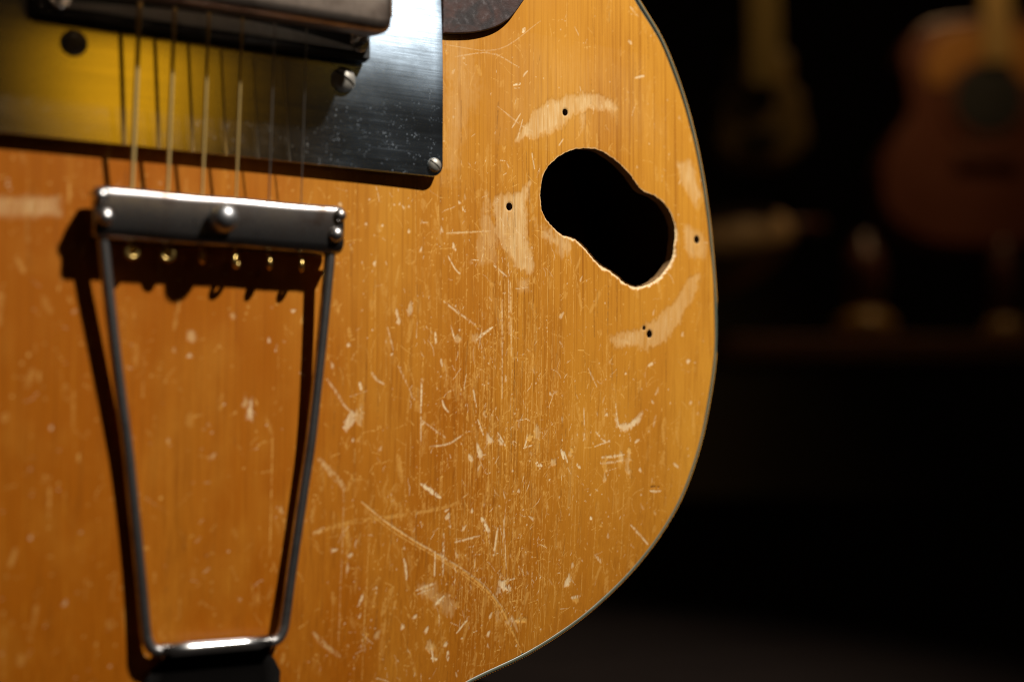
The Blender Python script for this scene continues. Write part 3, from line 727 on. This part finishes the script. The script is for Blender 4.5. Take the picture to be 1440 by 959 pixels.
# the cover: a hollow pressed hood, open underneath
def hood():
    bm = bmesh.new(); secs = []
    prof = [(-0.0165, 0.0912), (-0.0235, 0.0906), (-0.0252, 0.0912), (-0.0262, 0.0924), (-0.0267, 0.0944), (-0.0270, 0.118), (-0.0262, 0.1215), (-0.0240, 0.123), (-0.0165, 0.123)]
    X0 = 0.0490
    xs_ = [-1.0, -0.985, -0.95, -0.90]+list(np.linspace(-0.85, 0.85, 9))+[0.90, 0.95, 0.985, 1.0]
    yc, zc = -0.018, 0.106
    for u in xs_:
        k = max(0.0, (abs(u)-0.90)/0.10); sh = 1-0.12*(1-math.sqrt(max(0, 1-k*k)))
        secs.append([bm.verts.new((u*X0, yc+(y-yc)*(sh if y < yc else 1), zc+(z-zc)*(1-(1-sh)*0.8))) for y, z in prof])
    for a, b in zip(secs[:-1], secs[1:]):
        for i in range(len(prof)-1): bm.faces.new((a[i], a[i+1], b[i+1], b[i]))
    bm.faces.new(secs[0]); bm.faces.new(secs[-1][::-1])
    return bm
cov = bm_obj('bridge_cover', hood(), MAT['cover'], None, True)
cov['label'] = 'brown patinated metal cover over the bridge'
part(cov)
for sx_ in (-1, 1): box('cover_foot', (sx_*0.0492-0.0042, -0.0185, 0.0975), (sx_*0.0492+0.0042, -0.0010, 0.119), MAT['cover'], cov, 0.0010)

# strings: tail, saddle, nut
gauge = [1.36, 1.12, 0.90, 0.72, 0.46, 0.36]
for i, d in enumerate(gauge):
    xt = -0.0236+i*0.01042; xb = -0.0243+i*0.0102; xn = -0.0180+i*0.0072
    xt -= 0.0004; xb -= 0.0003
    pts = [(xt, -0.0058, 0.0212), (xt, -0.0060, 0.030), (xt, -0.0062, 0.039)]
    for t in (0.25, 0.5, 0.75, 1.0): pts.append((xt+(xb-xt)*t, -0.0062+(-0.0138+0.0062)*t, 0.039+(0.0965-0.039)*t))
    pts += [(xb+(xn-xb)*0.3, -0.0150, 0.27), (xn, -0.0160, 0.735)]
    bm = bmesh.new(); tube(bm, pts, d/2000, 10)
    part(bm_obj('string', bm, MAT['bronze'] if i < 4 else MAT['plain'], None, True))

# trapeze tailpiece: pressed crossbar, wire bail, hinge strap
FY = -0.0170
def crossbar():
    bm = bmesh.new()
    prof = [(-0.0035, 0.0384), (-0.0084, 0.0390), (-0.0097, 0.0386), (-0.01025, 0.0377), (-0.0104, 0.0364), (-0.0102, 0.0272), (-0.0098, 0.0258), (-0.0090, 0.0248), (-0.0080, 0.0243), (-0.0038, 0.0238)]
    inner = [(-0.0038, 0.0249), (-0.0078, 0.0254), (-0.0085, 0.0259), (-0.0090, 0.0270), (-0.0091, 0.0285), (-0.0091, 0.0362), (-0.0086, 0.0374), (-0.0035, 0.0372)]
    loop = prof+inner; n = len(loop)
    xs_ = [-0.0355, -0.0352, -0.0345]+list(np.linspace(-0.0330, 0.0385, 22))+[0.0400, 0.0407, 0.0410]; rings = []; cs = [0.86, 0.94, 0.985]+[1]*22+[0.985, 0.94, 0.86]
    for x, c_ in zip(xs_, cs): rings.append([bm.verts.new((x, -0.006+(y+0.006)*c_-0.00008*math.sin(x*310), 0.0314+(z-0.0314)*c_+0.0001*math.sin(x*190))) for y, z in loop])
    for a, b in zip(rings[:-1], rings[1:]):
        for i in range(n): bm.faces.new((a[i], a[(i+1) % n], b[(i+1) % n], b[i]))
    bm.faces.new(rings[0]); bm.faces.new(rings[-1][::-1])
    return bm
tail = part(bm_obj('tailpiece', crossbar(), MAT['bar'], None, True))
tail['label'] = 'tarnished metal trapeze tailpiece with riveted crossbar'
TX = 0.0027                                         # the tailpiece sits a little off the centre line
for s_ in (-1, 1):
    a, b = sorted((TX+s_*0.0312, TX+s_*0.0376))
    o = box('end_bracket', (a, -0.0096, 0.0268), (b, -0.0030, 0.0366), MAT['bar'], tail, 0.0009, 4)
    for (rx, rz, rr) in ((0.0365, 0.0360, 0.0021), (0.0352, 0.0300, 0.0024)):
        bm = bmesh.new(); lathe(bm, [(rr, 0), (rr*0.98, rr*0.2), (rr*0.86, rr*0.48), (rr*0.62, rr*0.72), (rr*0.32, rr*0.86), (0, rr*0.9)], (TX+s_*rx, -0.0102, rz), (0, -1, 0), 24)
        part(bm_obj('rivet', bm, MAT['steel'], None, True), tail)
bm = bmesh.new(); rr = 0.0042
lathe(bm, [(0.0022, 0), (0.0022, 0.0018), (rr, 0.0020), (rr, 0.0032), (rr*0.93, 0.0046), (rr*0.72, 0.0058), (rr*0.4, 0.0066), (0, 0.0069)], (0.0012, -0.0102, 0.0318), (0, -1, 0.05), 32)
part(bm_obj('bolt', bm, MAT['boltm'], None, True), tail)
leg = [(-0.0349, -0.0068, 0.0275), (-0.0346, -0.0064, 0.0210), (-0.0327, -0.0050, 0.003), (-0.0300, -0.0033, -0.0205), (-0.0265, -0.0018, -0.047), (-0.0234, -0.0006, -0.071), (-0.0215, 0.0000, -0.0865), (-0.0208, 0.0000, -0.0903), (-0.0193, 0.0000, -0.0928), (-0.0168, 0.0000, -0.0938)]
leg = [tuple(p) for p in spline(leg, 5)]
skew = lambda z: TX+0.0025*min(1.0, max(0.0, (0.026-z)/0.06))
bail = leg+[(x, 0.0000, -0.0938) for x in (-0.008, 0, 0.008)]+[(-x, y, z) for x, y, z in leg[::-1]]
bail = [(x+skew(z), y, z) for x, y, z in bail]
bm = bmesh.new(); tube(bm, bail, 0.00172, 16)
part(bm_obj('wire_bail', bm, MAT['steel'], None, True), tail)
# knuckle rolled round the wire, and the strap running down over the tail
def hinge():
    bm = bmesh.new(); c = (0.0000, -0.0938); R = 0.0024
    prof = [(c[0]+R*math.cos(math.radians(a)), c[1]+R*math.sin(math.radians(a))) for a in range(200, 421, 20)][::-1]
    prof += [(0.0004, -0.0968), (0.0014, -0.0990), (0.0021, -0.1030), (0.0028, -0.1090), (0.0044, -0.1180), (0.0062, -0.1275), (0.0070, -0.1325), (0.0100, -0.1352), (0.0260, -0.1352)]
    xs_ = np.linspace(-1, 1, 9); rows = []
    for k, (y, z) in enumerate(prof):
        hw = 0.0165 if k < 13 else 0.0165+0.0045*min(1, (k-12)/2)  # lower end widened: a dark disc of shade put into the shape
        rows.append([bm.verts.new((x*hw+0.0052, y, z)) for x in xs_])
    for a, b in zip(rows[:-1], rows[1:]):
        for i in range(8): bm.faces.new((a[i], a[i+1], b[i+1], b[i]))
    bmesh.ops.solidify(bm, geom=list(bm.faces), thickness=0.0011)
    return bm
part(bm_obj('hinge_strap', hinge(), MAT['shade_strap'], None, True), tail)
bm = bmesh.new(); tube(bm, [(0.0052+x, 0.0000, -0.0938) for x in (-0.0168, -0.008, 0, 0.008, 0.0168)], 0.00225, 20)
part(bm_obj('hinge_barrel', bm, MAT['chrome'], None, True), tail)
for i in range(6):
    xt = -0.0236+i*0.01042; zz = 0.0212-0.0008*(i > 2); yy = -0.0060
    R, r = (0.0016, 0.00075) if i < 4 else (0.0014, 0.0007)
    tilt = (0.1, -0.25, 1.1, 0.9, 1.3, 1.2)[i]
    bm = bmesh.new()
    ringp = [(xt+R*math.cos(a)*math.cos(tilt), yy+R*math.cos(a)*math.sin(tilt), zz+R*math.sin(a)) for a in np.linspace(0, 2*math.pi, 20, endpoint=False)]
    tube(bm, ringp, r, 10, closed=True)
    part(bm_obj('ball_end', bm, MAT['brass'], None, True), tail)

# neck and fingerboard above the frame
def taper(name, w0, w1, y0, y1, z0, z1, mat):
    v = [(-w0, y0, z0), (w0, y0, z0), (w0, y1, z0), (-w0, y1, z0), (-w1, y0, z1), (w1, y0, z1), (w1, y1, z1), (-w1, y1, z1)]
    return part(mesh_obj(name, v, [(0, 1, 2, 3), (7, 6, 5, 4), (0, 4, 5, 1), (1, 5, 6, 2), (2, 6, 7, 3), (3, 7, 4, 0)], mat))
taper('neck', 0.028, 0.0215, -0.0085, 0.016, 0.375, 0.735, MAT['rim'])
taper('fingerboard', 0.0285, 0.022, -0.0150, -0.0086, 0.285, 0.735, MAT['ebony'])
taper('headstock', 0.024, 0.040, -0.0100, 0.006, 0.7352, 0.90, MAT['rim'])

bpy.context.view_layer.update()
off = Vector((0, 0, BASE_Z))
for o, p in parts:
    o.parent = p if p is not None else guitar
    if p is None: o.matrix_parent_inverse = Matrix.Translation(-off)
bpy.data.objects.remove(G)

# ------------------------------------------------------------------ instruments on the dim display behind
def face_cam(name, px, py, depth):
    e = empty(name); p = far(px, py, depth)
    e.location = p; e.rotation_euler = (0, 0, -TH); return e
def body_poly(w, h, waist=0.74, up=0.78, n=6):
    hp = [(0, -0.5), (0.28, -0.48), (0.46, -0.37), (0.5, -0.2), (0.44, -0.04), (0.5*waist, 0.08), (0.5*up*0.97, 0.22), (0.5*up, 0.33), (0.30, 0.46), (0.12, 0.5), (0, 0.5)]
    s = spline(hp, n); s = np.vstack([s, (s[1:-1]*[-1, 1])[::-1]]); return [(x*w, z*h) for x, z in s]
def disc(r, cx, cz, n=36, sx_=1.0): return [(cx+r*sx_*math.cos(2*math.pi*k/n), cz+r*math.sin(2*math.pi*k/n)) for k in range(n)]

red = tag(face_cam('acoustic_guitar', 1398, 185, 2.7), 'blurred dark red guitar with orange shoulder and black soundhole at the right edge', 'guitar')
prism('body', body_poly(0.43, 0.44), 0.0, 0.09, MAT['red'], red, 0.006)
prism('upper_bout', [(x, z) for x, z in body_poly(0.33, 0.40) if z > 0.085]+[(-0.06, 0.085)], -0.003, -0.0005, MAT['orange'], red, 0.001)
prism('rosette', disc(0.080, -0.012, 0.055), -0.0055, -0.0032, MAT['red'], red)
prism('soundhole', disc(0.066, -0.010, 0.062), -0.0075, -0.0057, MAT['black'], red)
prism('bridge', round_rect(-0.075, 0.045, -0.062, -0.034, 0.008), -0.012, -0.0005, MAT['red'], red, 0.002)
prism('fingerboard', [(-0.022, 0.13), (0.034, 0.13), (0.030, 0.62), (-0.018, 0.62)], -0.014, -0.0078, MAT['tan'], red, 0.001)
prism('neck', [(-0.022, 0.222), (0.034, 0.222), (0.030, 0.62), (-0.018, 0.62)], -0.0076, 0.02, MAT['red'], red)

tanm = tag(face_cam('mandolin', 1072, 150, 2.35), 'blurred small brown stringed instrument with a pale yellow neck', 'mandolin')
prism('body', body_poly(0.15, 0.19, 0.9, 0.66), 0.0, 0.05, MAT['tan'], tanm, 0.006)
prism('neck', [(-0.026, 0.035), (0.028, 0.035), (0.026, 0.46), (-0.024, 0.46)], -0.012, -0.0005, MAT['cream'], tanm, 0.003)
prism('soundhole', disc(0.019, 0.002, 0.014), -0.003, -0.0003, MAT['black'], tanm)
prism('bridge', round_rect(-0.03, 0.03, -0.052, -0.042, 0.003), -0.010, -0.0003, MAT['ebony'], tanm, 0.001)

shell = tag(face_cam('lute', 1040, 345, 2.4), 'blurred sand-brown rounded instrument body low behind the guitar edge', 'lute')
bm = bmesh.new(); lathe(bm, [(0.001, -0.13), (0.039, -0.12), (0.060, -0.085), (0.066, -0.04), (0.060, 0.013), (0.044, 0.055), (0.026, 0.082), (0.015, 0.09), (0.001, 0.092)], (0, 0, 0), (0.94, 0, 0.34), 28)
bm_obj('bowl_back', bm, MAT['sand'], shell, True)
bm = bmesh.new(); tube(bm, [(0.082, 0, 0.03), (0.11, 0.02, 0.036), (0.15, 0.05, 0.04)], [0.012, 0.010, 0.009], 12); bm_obj('neck', bm, MAT['red'], shell, True)

def bottle(px, py, depth, label, k=1.0):
    pot = tag(face_cam('bottle', px, py, depth), label, 'bottle', 'bottles on the dark shelf')
    bm = bmesh.new(); lathe(bm, [(0.030*k, -0.03), (0.046*k, -0.026), (0.052*k, -0.012), (0.048*k, 0.004), (0.034*k, 0.014), (0.028*k, 0.018)], (0, 0, 0), (0, 0, 1), 28); bm_obj('vessel', bm, MAT['amber'], pot, True)
    bm = bmesh.new(); lathe(bm, [(0.026*k, 0.0182), (0.030*k, 0.05), (0.034*k, 0.09), (0.026*k, 0.125), (0.012*k, 0.135), (0.012*k, 0.150), (0, 0.151)], (0, 0, 0), (0, 0, 1), 24); bm_obj('bottle_neck', bm, MAT['red'], pot, True)
bottle(1217, 452, 2.45, 'blurred amber bottle with dim red neck left of the red guitar')
bottle(1412, 462, 2.45, 'blurred small dark amber bottle under the red guitar', 0.7)

sh = tag(face_cam('shelf', 1240, 488, 2.52), 'dark brown shelf board across the dim background', 'shelf')
prism('board', [(-1.2, -0.030), (1.2, -0.030), (1.2, 0.010), (-1.2, 0.010)], -0.16, 0.22, MAT['shelf'], sh, 0.004)
for sx_ in (-0.9, 0.9): prism('bracket', [(sx_-0.02, -0.14), (sx_+0.02, -0.14), (sx_+0.02, -0.0305), (sx_-0.02, -0.0305)], 0.0, 0.2, MAT['wall'], sh)
